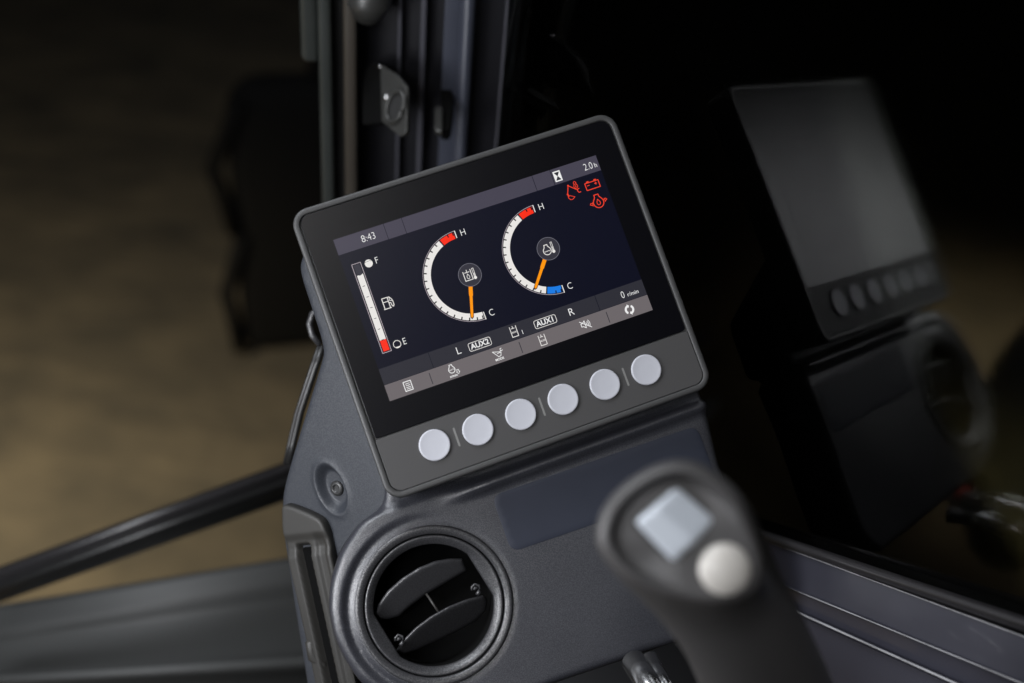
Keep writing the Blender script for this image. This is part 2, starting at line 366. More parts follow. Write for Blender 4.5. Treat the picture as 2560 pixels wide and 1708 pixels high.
# ---- the picture on the screen, in its own 800 x 480 grid
class UI:
    def __init__(s, base): s.mb = MB(); s.mats = []; s.w = base; s.z = 0
    def mi(s, k):
        if U[k] not in s.mats: s.mats.append(U[k])
        return s.mats.index(U[k])
    def p(s, x, y): return MF((x / 800 - .5) * 152.4, (.5 - y / 480) * 91.56, s.w + s.z)
    def poly(s, pts, k, lift=0.0015):
        s.z += lift; s.mb.add([s.p(*q) for q in pts], [list(range(len(pts)))], s.mi(k)); return s
    def rect(s, x0, y0, x1, y1, k): return s.poly([(x0, y1), (x1, y1), (x1, y0), (x0, y0)], k)
    def disc(s, x, y, r, k, n=28): return s.poly([(x + r * math.cos(2 * math.pi * i / n), y - r * math.sin(2 * math.pi * i / n)) for i in range(n)], k)
    def line(s, pts, wd, k, closed=False, joint=True):
        if closed: pts = list(pts) + [pts[0]]
        for (x0, y0), (x1, y1) in zip(pts, pts[1:]):
            dx, dy = x1 - x0, y1 - y0; L = math.hypot(dx, dy) or 1; nx, ny = -dy / L * wd / 2, dx / L * wd / 2
            s.poly([(x0 + nx, y0 + ny), (x1 + nx, y1 + ny), (x1 - nx, y1 - ny), (x0 - nx, y0 - ny)], k, 0.0004)
        if joint:
            for (x, y) in pts[1:-1] + ([pts[0]] if closed else []): s.poly([(x + wd / 2 * math.cos(a * math.pi / 4), y - wd / 2 * math.sin(a * math.pi / 4)) for a in range(8)], k, 0.0004)
        return s
    def band(s, cx, cy, r0, r1, a0, a1, k, n=40):
        s.z += 0.0015
        A = [math.radians(a0 + (a1 - a0) * i / n) for i in range(n + 1)]
        vs = [s.p(cx + r0 * math.cos(a), cy - r0 * math.sin(a)) for a in A] + [s.p(cx + r1 * math.cos(a), cy - r1 * math.sin(a)) for a in A]
        s.mb.add(vs, [[i, i + 1, n + 2 + i, n + 1 + i] for i in range(n)], s.mi(k)); return s
    def text(s, t, x, y, size, k='text', sx=1.0, off=0.0, align='CENTER', slant=0.0):
        cu = bpy.data.curves.new('tmp', 'FONT'); cu.body = t; cu.size = 1; cu.align_x = align; cu.align_y = 'CENTER'; cu.offset = off; cu.fill_mode = 'FRONT'
        o = bpy.data.objects.new('tmp', cu); COL.objects.link(o)
        dg = bpy.context.evaluated_depsgraph_get(); dg.update(); me = bpy.data.meshes.new_from_object(o.evaluated_get(dg))
        s.z += 0.002
        s.mb.add([s.p(x + v.co.x * size * sx, y - v.co.y * size) for v in me.vertices], [list(p.vertices) for p in me.polygons], s.mi(k))
        bpy.data.objects.remove(o); bpy.data.curves.remove(cu); bpy.data.meshes.remove(me); return s
    def build(s, name, parent): return s.mb.build(name, s.mats, parent, recalc=False)
sb = MB()
scr = UI(0.02); scr.rect(0, 0, 800, 480, 'bg'); scr = scr.build('screen', mon)
# status bar
a = UI(0.05); a.rect(0, 0, 800, 46.5, 'bar')
for x in (148, 202, 600, 655.5): a.rect(x - .8, 0, x + .8, 46.5, 'bg')
a.text('8:43', 96, 24, 29, sx=0.86, off=-0.012); a.text('2.0', 767, 25, 29, sx=0.80, off=-0.012); a.text('h', 789.5, 27.5, 20, sx=0.95)
a.rect(660.5, 8.5, 682.5, 39.5, 'text'); a.poly([(664, 12), (664, 13), (671.2, 24), (664, 35), (664, 36), (679.4, 36), (679.4, 35), (672.2, 24), (679.4, 13), (679.4, 12)], 'low')
a.build('status_bar', scr)
# fuel gauge
a = UI(0.05); a.line([(25.5, 83.5), (51.2, 83.5), (51.2, 347.5), (25.5, 347.5)], 1.8, 'line', True)
a.rect(29.5, 87, 47.5, 120, 'hub'); a.rect(29.5, 119, 47.5, 311, 'white'); a.rect(29.5, 311.5, 47.5, 343.5, 'red')
a.poly([(29.5, 120), (29.5, 118), (33, 117.2), (38, 119.5), (43, 118), (47.5, 116), (47.5, 120)], 'white')
for y in (151, 183.2, 215.2, 247.3, 279.3): a.rect(34.7, y - .8, 41.8, y + .8, 'black')
a.rect(34.7, 310, 41.8, 312.5, 'black')
a.disc(72.3, 94.3, 11.3, 'white'); a.line([(62, 90.5), (67, 88.2), (77, 88.0), (82, 90)], 1.0, 'black'); a.text('F', 96, 93.6, 27, sx=0.85, off=-0.01)
a.band(72, 335.7, 9.6, 11.4, 0, 360, 'white', 36); a.poly([(64.5, 342.5), (79.5, 342.5), (76, 345.8), (72, 346.8), (68, 345.8)], 'white'); a.text('E', 94, 335.2, 27, sx=0.85, off=-0.01)
# pump
a.line([(73, 232), (73, 201.5), (89, 201.5), (89, 232)], 2.4, 'white'); a.line([(70, 232.6), (92, 232.6)], 2.4, 'white', joint=False); a.line([(73, 213), (89, 213)], 2.2, 'white', joint=False)
a.line([(89, 202), (94, 202), (99, 209), (101, 216), (101, 227), (98.5, 231), (95.5, 229), (94, 219), (89, 217)], 2.2, 'white'); a.line([(94, 203), (93, 212), (99, 215)], 1.6, 'white')
a.build('fuel_gauge', scr)
def gauge(cx, cy, blue, ndl, name, icon):
    a = UI(0.05); R = 134
    a.band(cx, cy, 132.6, 134, 90, 270, 'line', 70)
    a.band(cx, cy, 111, 130.2, 113.2, 268.5 if not blue else 246.8, 'white', 80)
    a.band(cx, cy, 111, 130.2, 92, 111.4, 'red', 14)
    if blue: a.band(cx, cy, 111, 130.2, 248.6, 268.2, 'blue', 14)
    for i in range(1, 18):
        if i in (2,) or (blue and i == 16): continue
        t = math.radians(90 + 10 * i); c, s_ = math.cos(t), -math.sin(t)
        a.line([(cx + c * 122.5, cy + s_ * 122.5), (cx + c * 131.5, cy + s_ * 131.5)], 3.6, 'black', joint=False)
    for t in (93.0, 267.3):
        t = math.radians(t); c, s_ = math.cos(t), -math.sin(t); a.line([(cx + c * 121, cy + s_ * 121), (cx + c * 130.8, cy + s_ * 130.8)], 3.5, 'black', joint=False)
    a.line([(cx + .6, cy - 134), (cx + .6, cy - 112)], 2.6, 'white', joint=False); a.line([(cx + .6, cy + 134.5), (cx + .6, cy + 112)], 2.6, 'white', joint=False)
    a.text('H', cx + 22.3, cy - 121.5, 27, sx=0.9, off=-0.012); a.text('C', cx + 22, cy + 122, 27, sx=0.86, off=-0.012)
    t = math.radians(ndl); c, s_ = math.cos(t), math.sin(t); nx, ny = -s_, c
    def q(r, o): return (cx + c * r + nx * o, cy + s_ * r + ny * o)
    a.disc(cx, cy, 33.6, 'ring', 48); a.disc(cx, cy, 32.4, 'hub', 48)
    w = 'white'
    if icon == 'oil':
        a.line([(cx - 17, cy - 14), (cx - 17, cy + 14), (cx + 5, cy + 14), (cx + 5, cy - 16)], 2.2, w); a.line([(cx - 6, cy - 17), (cx - 6, cy - 9)], 2, w, joint=False); a.line([(cx - 13.5, cy - 9.3), (cx + 1.5, cy - 9.3)], 2, w, joint=False)
        a.line([(cx - 6, cy - 5), (cx - 9.5, cy + 2), (cx - 10, cy + 6), (cx - 7.5, cy + 9.3), (cx - 4.5, cy + 9.3), (cx - 2, cy + 6), (cx - 2.5, cy + 2)], 1.5, w, True)
    else:
        a.line(engine(cx - 5, cy + 5, 11.5), 2.2, w, True)
        a.line([(cx - 13.5, cy + 5), (cx - 11, cy + 7), (cx - 8, cy + 5), (cx - 5.2, cy + 7), (cx - 2.5, cy + 5), (cx + .5, cy + 7), (cx + 4, cy + 5)], 1.5, w)
    tx = cx + 12.5
    a.line([(tx - 2.2, cy + 9), (tx - 2.2, cy - 16), (tx + 2.2, cy - 16), (tx + 2.2, cy + 9)], 1.5, w); a.disc(tx, cy + 12, 4.6, w, 18); a.line([(tx, cy + 10), (tx, cy - 2)], 1.6, w, joint=False)
    g_ = a.build(name, scr)
    n_ = UI(0.085); L = ndl_len
    n_.poly([q(34, 7), q(121, 5.2), q(127.5, 0), q(121, -5.2), q(34, -7)][::-1], 'black')
    n_.poly([q(34, 5.6), q(60, 5.6), q(60, 4.3), q(119, 3.6), q(123.5, 0), q(119, -3.6), q(60, -4.3), q(60, -5.6), q(34, -5.6)][::-1], 'orange')
    n_.build('needle', scr)
def engine(x, y, r):
    pts = [(x + r * math.cos(math.radians(t)), y - r * math.sin(math.radians(t))) for t in range(-232, 53, 15)]
    return [(x - r * .42, y - r * 1.55), (x - r * .42, y - r * 1.2)][:1] + [(x - r * .85, y - r * 1.55), (x - r * .85, y - r * 1.15), (x - r * .55, y - r * 1.0)][:0] + \
           [(x - r * .42, y - r * 1.15)] + pts + [(x + r * .42, y - r * 1.15), (x + r * .42, y - r * 1.55)]
ndl_len = 128
gauge(332.3, 215.6, False, math.degrees(math.atan2(122.2, -36.7)), 'oil_temperature_gauge', 'oil')
gauge(572.3, 215.6, True, math.degrees(math.atan2(98, -77)), 'coolant_temperature_gauge', 'water')
# warnings
a = UI(0.05); r_ = 'warn'
a.line([(683, 92), (681, 84), (691, 60), (713, 80)], 2.3, r_); a.disc(691, 60, 2.7, r_, 12); a.disc(681, 84, 2.7, r_, 12)
a.line([(681, 84), (680, 95), (684, 101), (690, 102), (699, 97), (681, 86)], 1.8, r_)
a.line([(720, 77), (714, 78), (712.5, 83), (715, 88.5), (721.5, 88)], 2.3, r_)
a.line(([(712 + 5.6 * math.cos(t * math.pi / 8), 68 - 6.4 * math.sin(t * math.pi / 8)) for t in range(16)]), 1.8, r_, True)
a.line([(708.3, 62), (708.5, 56.5), (712, 53.5), (715.5, 56.5), (715.7, 62)], 1.8, r_); a.line([(712, 65.5), (712, 71.5)], 2.4, r_, joint=False)
a.build('arm_lock_warning', scr)
a = UI(0.05); a.line([(739.5, 70), (781, 70), (781, 91), (739.5, 91)], 2.4, r_, True); a.rect(745, 65.3, 752.5, 69.5, r_); a.rect(768, 65.3, 775.5, 69.5, r_)
a.line([(744, 78), (752, 78)], 2.0, r_, joint=False); a.line([(767, 78), (775, 78)], 2.0, r_, joint=False); a.line([(771, 74), (771, 82)], 2.0, r_, joint=False)
a.build('battery_warning', scr)
a = UI(0.05); a.line(engine(759.5, 134, 15.5), 2.5, r_, True)
a.line([(759.5, 124), (755, 132), (754.5, 137), (757, 140.7), (762, 140.7), (764.5, 137), (764, 132)], 1.9, r_, True)
a.line([(745, 134), (736, 130), (733.5, 134), (742, 138.5)], 2.0, r_); a.line([(742, 128), (740.5, 140)], 1.6, r_, joint=False)
a.line([(774, 132), (782.5, 128), (786, 132), (778, 137)], 2.0, r_); a.line([(778.5, 127), (780, 138)], 1.6, r_, joint=False)
a.build('oil_pressure_warning', scr)
# lower bar
a = UI(0.05); a.rect(0, 385.8, 800, 432, 'low')
for x in (146.2, 653): a.rect(x - .8, 385.8, x + .8, 432, 'bg')
a.text('L', 228.5, 409.5, 30, off=-0.008); a.text('R', 571.5, 409.5, 30, off=-0.008)
def badge(x0, x1, t):
    a.line([(x, y) for x, y in rrect(x0, 399.5, x1, 422.8, 5, 4)], 1.6, 'white', True); a.text(t, (x0 + x1) / 2, 411.2, 21.5, sx=0.98, off=0.022)
badge(259.5, 325, 'AUX2'); badge(458.5, 524, 'AUX1')
def tank(x, y):
    a.line([(x - 9, y - 15), (x - 9, y + 15), (x + 9, y + 15), (x + 9, y - 15)], 2.0, 'white'); a.line([(x - .5, y - 16), (x - .5, y - 9.4)], 1.8, 'white', joint=False)
    a.line([(x - 5.5, y - 9.2), (x + 4.5, y - 9.2)], 1.8, 'white', joint=False); a.text('AUX', x, y + 2.3, 7.4, 'white', sx=1.0, off=0.02)
tank(396.5, 408.5); a.text('1', 419.2, 418.5, 19, off=-0.01)
a.text('0', 731.5, 411.5, 29, sx=0.78, off=-0.012); a.text('r/min', 762, 415, 16.5, sx=1.0)
a.build('machine_status_bar', scr)
a = UI(0.05); a.rect(0, 433.2, 800, 480, 'menu')
for x in (129.5, 399.5, 668): a.rect(x - 1.1, 441.5, x + 1.1, 474, 'low')
tank(466, 457.5)
a.line([(51.5, 443), (73, 443), (73, 469), (51.5, 469)], 2.4, 'text', True)
for y in (449, 454.3, 459.6, 464): a.line([(56, y), (69, y)], 1.8, 'text', joint=False)
a.line(engine(192.8, 453.5, 9.2), 2.0, 'text', True); a.text('AUTO', 192.8, 453.6, 5.4, off=0.02)
a.line([(205.5, 458), (205.5, 464), (203, 464), (208, 470), (213, 464), (210.5, 464), (210.5, 458)], 1.4, 'text', True); a.text('n/min', 192.5, 471.3, 10, off=0.02)
a.line([(318, 444), (338, 450), (318, 444), (331, 462), (338, 461), (341.5, 451)], 1.8, 'text'); a.line([(338, 450), (342, 447)], 1.8, 'text', joint=False); a.line([(346, 441), (342, 441.5), (341, 446), (344, 448.5), (348, 446.5)], 1.8, 'text'); a.line([(329, 453), (343, 451)], 1.6, 'text', joint=False)
a.text('MODE', 331.5, 469.3, 9, off=0.025)
a.line([(586, 451), (591, 451), (598, 445), (598, 466), (591, 460), (586, 460)], 2.0, 'text', True)
for i, r in enumerate((6, 10.5, 15)): a.band(597, 455.5, r - .9, r + .9, -42, 42, 'text', 12)
a.line([(583.5, 444), (614, 469)], 2.0, 'text', joint=False)
for s0 in (0, 180):
    a.band(735.5, 457, 8, 14, s0 + 100, s0 + 232, 'text', 16)
    t = math.radians(s0 + 78); t1 = math.radians(s0 + 104)
    a.poly([(735.5 + 17.5 * math.cos(t1), 457 - 17.5 * math.sin(t1)), (735.5 + 5 * math.cos(t1), 457 - 5 * math.sin(t1)), (735.5 + 11.5 * math.cos(t), 457 - 11.5 * math.sin(t))], 'text')
a.build('menu_bar', scr)

# ================================================================== console
FWO = -21.0                                             # the face lies this far behind the screen plane
CF = Frame(MF.c(0, 0, FWO), R1, R2, R3)
con = thing('dash_console', 'charcoal grained plastic console under the monitor with a round air vent', 'console', CF(0, -140, -60))
vc = CF.px(1086, 1513); VR = lambda px: px * 0.2215
def cp(x, y): return CF.px(x, y)
PX = [(1757, 985), (1775, 1055), (1798, 1150), (1822, 1225), (1862, 1330), (1905, 1470), (1880, 1545), (1690, 1610), (1400, 1706), (1180, 1790), (1060, 1800)]
arcp = [(901, 1708), (862, 1650), (835, 1594), (822, 1526), (826, 1457), (851, 1379), (897, 1310), (959, 1266)]
face_poly = [cp(*p) for p in PX] + [cp(*p) for p in arcp] + [cp(965, 1215), cp(880, 960), cp(1300, 800), cp(1700, 850)]
face_poly = round_poly(face_poly, 5.0, 4)
def face_h(u, v):
    r = math.hypot(u - vc[0], v - vc[1]); th = math.atan2(v - vc[1], u - vc[0])
    # raised rim round the vent, strongest on its left and fading to the right
    k = 0.5 + 0.5 * math.cos(th - math.radians(168)); k = sstep(0.25, 0.95, k)
    rim = (2.6 - 0.16 * max(0, r - 49)) * sstep(45.5, 51, r) * (1 - sstep(57, 85, r)) * k
    h = rim
    # trough just outside the vent ring
    h += 1.7 * (1 - sstep(42.0, 46.5, r)) * k - 0.5 * (1 - sstep(42, 46, r)) * (1 - k)
    # ledge under the monitor
    d = v + 96
    h += (5.0 * sstep(-13.5, -9.0, d) - 8.0 * sstep(-7.5, -4.0, d)) * sstep(-70, -35, u) - 3.0 * sstep(-5, -1, d) * (1 - sstep(-70, -35, u))
    h += 5.5 * sstep(-6, 0, d) * (1 - sstep(-70, -35, u)) * 0.0
    # shallow scoop towards the lower right corner
    h -= 6.0 * sstep(0.0, 1.0, ((u - 40) + (-(v) - 150)) / 110) * 0.6
    return h
fm = MB(); ring_pts = [[(vc[0] + r * math.cos(a * math.pi / 90), vc[1] + r * math.sin(a * math.pi / 90)) for a in range(180)] for r in (42.3, 43.2, 44.2, 45.5, 47, 48.5, 50, 51.5, 53, 54.5)]
hole = [(vc[0] + 40.5 * math.cos(a * math.pi / 60), vc[1] + 40.5 * math.sin(a * math.pi / 60)) for a in range(120)]
heightfield(fm, CF, face_poly, face_h, step=2.0, lip=4.0, skirt=34, hole=hole, fine=ring_pts)
# remove the bottom cap under the vent is not needed: duct reaches 30 mm deep only
fm.build('front_face', M['console'], con)
# label film
lp = [cp(1229, 1240), cp(1279, 1381), cp(1795, 1205), cp(1742, 1064)]
lb = MB(); heightfield(lb, CF, round_poly(lp, 6.0, 5), lambda u, v: face_h(u, v) + 0.25, step=3, lip=0.15, skirt=0.4)
lb.build('label_panel', M['label'], con)

# side flank of the console
sA = CF.c(*cp(985, 1250), -4); sB = MF.c(*MF.px(770, 640, -20), -20); sC = P(702, 1243, MF.c(*MF.px(702, 1243, -75), -75).z)
SF = frame3(sB, sA, sC)
side_px = [(800, 540), (745, 655), (748, 690), (807, 872), (800, 905), (728, 1140), (707, 1215), (701, 1262), (706, 1340), (730, 1500), (772, 1760), (905, 1800), (890, 1560), (905, 1330), (1010, 1240)]
side_poly = round_poly([SF.px(*p) for p in side_px], [0, 9, 6, 14, 12, 10, 10, 8, 5, 5, 0, 0, 0, 0, 0], 5)
sc_c = SF.px(828, 1222); ex = Vector(SF.px(853, 1284)) - Vector(SF.px(800, 1164)); exl = ex.length / 2; exn = ex.normalized(); eyn = Vector((-exn.y, exn.x))
ey = abs((Vector(SF.px(858, 1205)) - Vector(SF.px(800, 1238))).dot(eyn)) / 2
def side_h(u, v):
    q = Vector((u - sc_c[0], v - sc_c[1])); r = math.hypot(q.dot(exn) / exl, q.dot(eyn) / ey)
    h = -5.0 * (1 - sstep(0.62, 1.02, r)) + 0.5 * math.exp(-((r - 1.08) / 0.1) ** 2)
    return h
sm_ = MB(); fine = [[tuple(Vector(sc_c) + exn * (math.cos(a * math.pi / 24) * exl * k) + eyn * (math.sin(a * math.pi / 24) * ey * k)) for a in range(48)] for k in (0.2, 0.4, 0.58, 0.64, 0.7, 0.76, 0.82, 0.88, 0.94, 1.0, 1.06, 1.12, 1.2)]
heightfield(sm_, SF, side_poly, side_h, step=3.0, lip=3.0, skirt=14, fine=fine)
sm_.build('side_panel', M['side'], con)
sw = MB(); c0 = Vector(sc_c) + exn * 1.0
def oring(r, w): return [SF(c0.x + r * math.cos(a * math.pi / 12), c0.y + r * math.sin(a * math.pi / 12), w) for a in range(24)]
sw.rings([oring(4.4, -6), oring(4.4, -4.2), oring(3.9, -3.6), oring(2.6, -3.3), oring(2.1, -3.5), oring(1.9, -4.6)])
sw.build('screw', M['screw'], con)

# ---- vent
def lathe(mb, fr, c, prof, n=96, mi=0):
    mb.rings([[fr(c[0] + r * math.cos(2 * math.pi * i / n), c[1] + r * math.sin(2 * math.pi * i / n), w) for i in range(n)] for r, w in prof], mi, cap0=False, cap1=False); return mb
v1 = MB(); lathe(v1, CF, vc, [(42.6, -6), (42.6, 0.6), (42.3, 1.5), (41.6, 1.9), (40.5, 1.9), (38.4, 1.3), (38.0, 0.8), (37.9, -2.5)])
vent = v1.build('air_vent', M['vent'], con)
# inner barrel with two flats
e1 = Vector((570, -370)).normalized(); e2 = Vector((370, 570)).normalized()      # in picture axes (x, y down)
def vp(x, y):                                           # zoomed-view coordinates of the vent -> CF mm
    return CF.px(680 + x / 2.579, 1100 + y / 2.579)
dl = Vector(vp(1250, 770)) - Vector(vp(680, 1140)); ang = math.atan2(dl.y, dl.x)
def opening(R, flat, n=120):
    out = []
    for i in range(n):
        a = 2 * math.pi * i / n; x, y = R * math.cos(a), R * math.sin(a)
        x = max(-flat, min(flat, x)); out.append((vc[0] + x * math.cos(ang) - y * math.sin(ang), vc[1] + x * math.sin(ang) + y * math.cos(ang)))
    return out
v2 = MB(); n = 120
def circ(R): return [(vc[0] + R * math.cos(2 * math.pi * i / n + ang), vc[1] + R * math.sin(2 * math.pi * i / n + ang)) for i in range(n)]
v2.rings([[CF(u, v, w) for u, v in pl] for pl, w in ((circ(37.3), -3), (circ(37.3), 0.0), (circ(36.8), 0.55), (circ(36.0), 0.6), (circ(34.5), -0.6), (opening(33.0, 30.4), -1.8), (opening(32.6, 29.9), -2.3), (opening(32.4, 29.6), -3.5))], 0, cap0=False, cap1=False)
v2.build('inner_ring', M['vent'], vent)
v3 = MB(); v3.rings([[CF(u, v, w) for u, v in pl] for pl, w in ((circ(40), -2.6), (circ(32.6), -3.2), (circ(32.6), -30), (circ(0.5), -30))][1:], 0, cap0=False)
v3.build('duct', M['void'], vent)
def blade(pts, w_top, w_bot, th, m='vent'):
    poly = round_poly([vp(*p) for p in pts], 1.0, 3); e = Vector((math.cos(ang - math.pi / 2), math.sin(ang - math.pi / 2)))
    s = [Vector(p).dot(e) for p in poly]; a, b = min(s), max(s)
    mb = MB()
    def hh(u, v): t = (u * e.x + v * e.y - a) / (b - a); return w_top + (w_bot - w_top) * t
    heightfield(mb, CF, poly, hh, step=1.2, lip=2.3, skirt=th); return mb
b1 = [(668, 1128), (690, 1060), (750, 975), (840, 895), (950, 825), (1060, 782), (1160, 767), (1240, 768), (1275, 850), (1110, 945), (1000, 1010), (900, 1085), (830, 1150), (760, 1168), (700, 1165)]
blade(b1, -2.5, -12, 4).build('louvre', M['vent'], vent)
b2 = [(805, 1372), (850, 1300), (930, 1215), (1030, 1140), (1140, 1080), (1260, 1035), (1380, 1008), (1408, 1040), (1408, 1120), (1340, 1190), (1230, 1250), (1100, 1310), (960, 1370), (850, 1402)]
blade(b2, -2.0, -20, 4).build('louvre', M['vent'], vent)
lk = MB(); lk.tube([CF(*vp(1005, 1000), -11), CF(*vp(1082, 1118), -7)], 0.0007, 8); lk.build('link_rod', M['trim'], vent)
for (x, y) in ((1320, 962), (822, 1292)):
    ck = MB(); P_ = lambda a, b, w=-6: CF(*vp(x + a, y + b), w)
    ck.tube([P_(-22, 12), P_(-24, -10), P_(-5, -28), (P_(22, -20)), P_(28, 5)], 0.00075, 8); ck.tube([P_(-8, 10), P_(-4, -4), P_(14, -2)], 0.0009, 8); ck.tube([P_(10, 20), P_(28, 34)], 0.0016, 10)
    ck.build('blade_clip', M['vent'], vent)

# grip trim along the flank
tr = thing('flank_trim', 'worn dark trim channel running down the left flank of the console', 'trim', SF(*SF.px(750, 1400), 5))
tp = [(702, 1263), (722, 1266), (770, 1285), (800, 1302), (812, 1328), (832, 1420), (852, 1520), (874, 1640), (890, 1760), (800, 1780), (772, 1640), (745, 1520), (722, 1420), (708, 1350), (703, 1320)]
tpoly = round_poly([SF.px(*p, 6) for p in tp], 3.0, 4)
la = Vector(SF.px(722, 1360, 6)); lb_ = Vector(SF.px(805, 1740, 6)); ld = (lb_ - la).normalized(); ln = Vector((-ld.y, ld.x))
ra = Vector(SF.px(812, 1330, 6)); W_ = (ra - la).dot(ln)
def trim_h(u, v):
    q = Vector((u, v)) - la; s = q.dot(ln) / W_; t = q.dot(ld)
    g1 = sstep(0.10, 0.2, s) * (1 - sstep(0.42, 0.52, s)) * sstep(0, 5, t)
    g2 = sstep(0.62, 0.7, s) * (1 - sstep(0.84, 0.92, s)) * sstep(-6, 4, t)
    return 6 - 7.0 * g1 - 1.8 * g2 - 1.5 * sstep(-6, 0, t) * (1 - sstep(3, 9, t))
tm = MB(); heightfield(tm, SF, tpoly, trim_h, step=0.8, lip=1.6, skirt=7); tm.build('channel', M['trim'], tr)
def tq(s_, t_): v = la + ln * (W_ * s_) + ld * t_; return (v.x, v.y)
tsl = MB(); plate(tsl, SF, round_poly([tq(0.16, 4), tq(0.45, 4), tq(0.45, 88), tq(0.16, 88)], 1.5, 3), -1.5, 0.8, 0.1); tsl.build('slot', M['void'], tr)
tc_ = MB(); c = lambda x, y, w: SF(*SF.px(x, y, 2), w)
tc_.tube([c(790, 1590, 1), c(782, 1605, 4), c(790, 1640, 4), c(806, 1660, 2), c(812, 1700, 1)], [0.0018, 0.0032, 0.0036, 0.003, 0.002], 10); tc_.build('hook', M['trim'], tr)

# seam strip and clip on the far side of the console
st = thing('edge_strip', 'thin black weather strip standing behind the left edge of the console', 'strip', c2w(P(765, 980, 0.80)))
s_ = MB()
for off_, r in ((0, 0.0022), (9, 0.0016)): s_.tube([c2w(P(808 - off_, 865, 0.80)), c2w(P(790 - off_, 915, 0.80)), c2w(P(752 - off_, 1030, 0.805)), c2w(P(733 - off_, 1110, 0.81)), c2w(P(722 - off_, 1160, 0.81))], r, 10)
s_.build('strip', M['rubber'], st)
s_ = MB(); s_.tube([c2w(P(800, 775, 0.80)), c2w(P(781, 785, 0.80)), c2w(P(773, 810, 0.80)), c2w(P(780, 838, 0.80)), c2w(P(800, 862, 0.80))], [0.002] * 5, 10); s_.build('loop', M['vent'], st)

# ================================================================== joystick
js = thing('joystick', 'blurred dark joystick in the foreground with a white rocker and a round white button', 'joystick', c2w(P(1850, 1680, 0.62)))
ZX = lambda x, y: (1400 + x / 2.3825, 1050 + y / 2.3825)
head = [(200, 700), (225, 560), (300, 440), (430, 330), (580, 250), (720, 222), (850, 250), (960, 325), (1060, 420), (1120, 520), (1160, 640), (1205, 760), (1235, 880), (1215, 990), (1130, 1070), (1010, 1110), (880, 1110), (740, 1085), (610, 1060), (480, 1010), (370, 950), (280, 860), (225, 780)]
hc = Vector((700, 690))
def sc(pts, k, c=hc, dx=0, dy=0): return [((Vector(p) - c) * k + c + Vector((dx, dy))) for p in pts]
def ring(pts, d, tilt=0.0): return [c2w(P(*ZX(*p), d + tilt * (p[1] - 690) / 1000 * 0.02)) for p in pts]
def blendc(pts, cx, cy, rx, ry, k):                    # morph outline towards an ellipse
    out = []
    for p in pts:
        a = math.atan2(p[1] - hc.y, p[0] - hc.x); e = Vector((cx + rx * math.cos(a), cy + ry * math.sin(a))); out.append(Vector(p).lerp(e, k))
    return out
jb = MB(); D = 0.472
def rz(k, dep):                                       # recess: deep along the upper left, shallow at the lower right
    out = []
    for p, q in zip(head, sc(head, k)):
        v = (Vector(p) - hc).normalized(); w = sstep(-0.75, 0.35, v.dot(Vector((-0.8, -0.6))))
        out.append(c2w(P(*ZX(*q), D + dep * w + 0.001 * (1 - w) - 0.0)))
    return out
jr = [rz(0.35, 0.003), rz(0.66, 0.0045), rz(0.72, 0.0045), rz(0.765, 0.003), rz(0.80, 0.0), rz(0.84, -0.001), rz(0.92, -0.0005), ring(sc(head, 0.98), D + 0.003), ring(sc(head, 1.0), D + 0.008),
      ring(blendc(head, 800, 780, 500, 470, 0.25), D + 0.020), ring(blendc(head, 920, 960, 400, 400, 0.6), D + 0.040), ring(blendc(head, 1020, 1130, 360, 360, 0.85), D + 0.052),
      ring(blendc(head, 1110, 1300, 370, 340, 1), D + 0.070), ring(blendc(head, 1200, 1500, 385, 320, 1), D + 0.090), ring(blendc(head, 1290, 1720, 390, 320, 1), D + 0.112), ring(blendc(head, 1380, 1950, 390, 320, 1), D + 0.135)]
jb.rings(jr); jb.build('grip', M['stick'], js, subsurf=2)
JF = frame3(P(*ZX(700, 690), D + 0.003), P(*ZX(930, 590), D + 0.003), P(*ZX(670, 830), D + 0.003))
jp = lambda x, y: JF.px(*ZX(x, y))
# rocker: pillowed diamond with a lower and an upper half
rp = round_poly([jp(440, 602), jp(668, 838), jp(930, 592), jp(698, 392)], 2.4, 5)
m0 = Vector(jp(555, 498)); m1 = Vector(jp(800, 716)); rd = (m1 - m0).normalized(); rn = Vector((-rd.y, rd.x)); s0 = 1 if (Vector(jp(670, 838)) - m0).dot(rn) < 0 else -1
rk = MB(); heightfield(rk, JF, rp, lambda u, v: 5.6 - (0.05 if (Vector((u, v)) - m0).dot(rn) * s0 < 0 else 0.42) * abs((Vector((u, v)) - m0).dot(rn)) , step=1.5, lip=1.6, skirt=6); rk.build('rocker_switch', M['rocker'], js)
bz = MB(); plate(bz, JF, round_poly([jp(405, 605), jp(665, 880), jp(970, 592), jp(700, 350)], 3, 5), -1, 0.9, 0.5); bz.build('switch_bezel', M['stick_in'], js)
bc = Vector(jp(975, 882)); rr_ = (Vector(jp(1130, 882)) - bc).length
bt = MB(); lathe(bt, JF, bc, [(rr_, -2), (rr_, 3.2), (rr_ * .97, 4.2), (rr_ * .9, 5.0), (rr_ * .7, 5.9), (rr_ * .4, 6.5), (0.1, 6.7)], 48); bt.build('round_button', M['white'], js)
bt = MB(); lathe(bt, JF, bc, [(rr_ * 1.32, -3), (rr_ * 1.3, 0.8), (rr_ * 1.2, 1.4), (rr_ * 1.08, 1.2), (rr_ * 1.04, -1)], 48); bt.build('button_collar', M['stick_in'], js)

# chrome lever below the console
lv = thing('chrome_lever', 'chrome lever tube half hidden under the lower edge of the console', 'lever', c2w(P(1640, 1760, 0.66)))
b = MB(); b.tube([c2w(P(1585, 1655, 0.70)), c2w(P(1615, 1700, 0.68)), c2w(P(1660, 1790, 0.66))], 0.0065, 20); b.tube([c2w(P(1625, 1650, 0.71)), c2w(P(1650, 1700, 0.69)), c2w(P(1700, 1790, 0.67))], 0.005, 20); b.build('tube', M['bright'], lv)

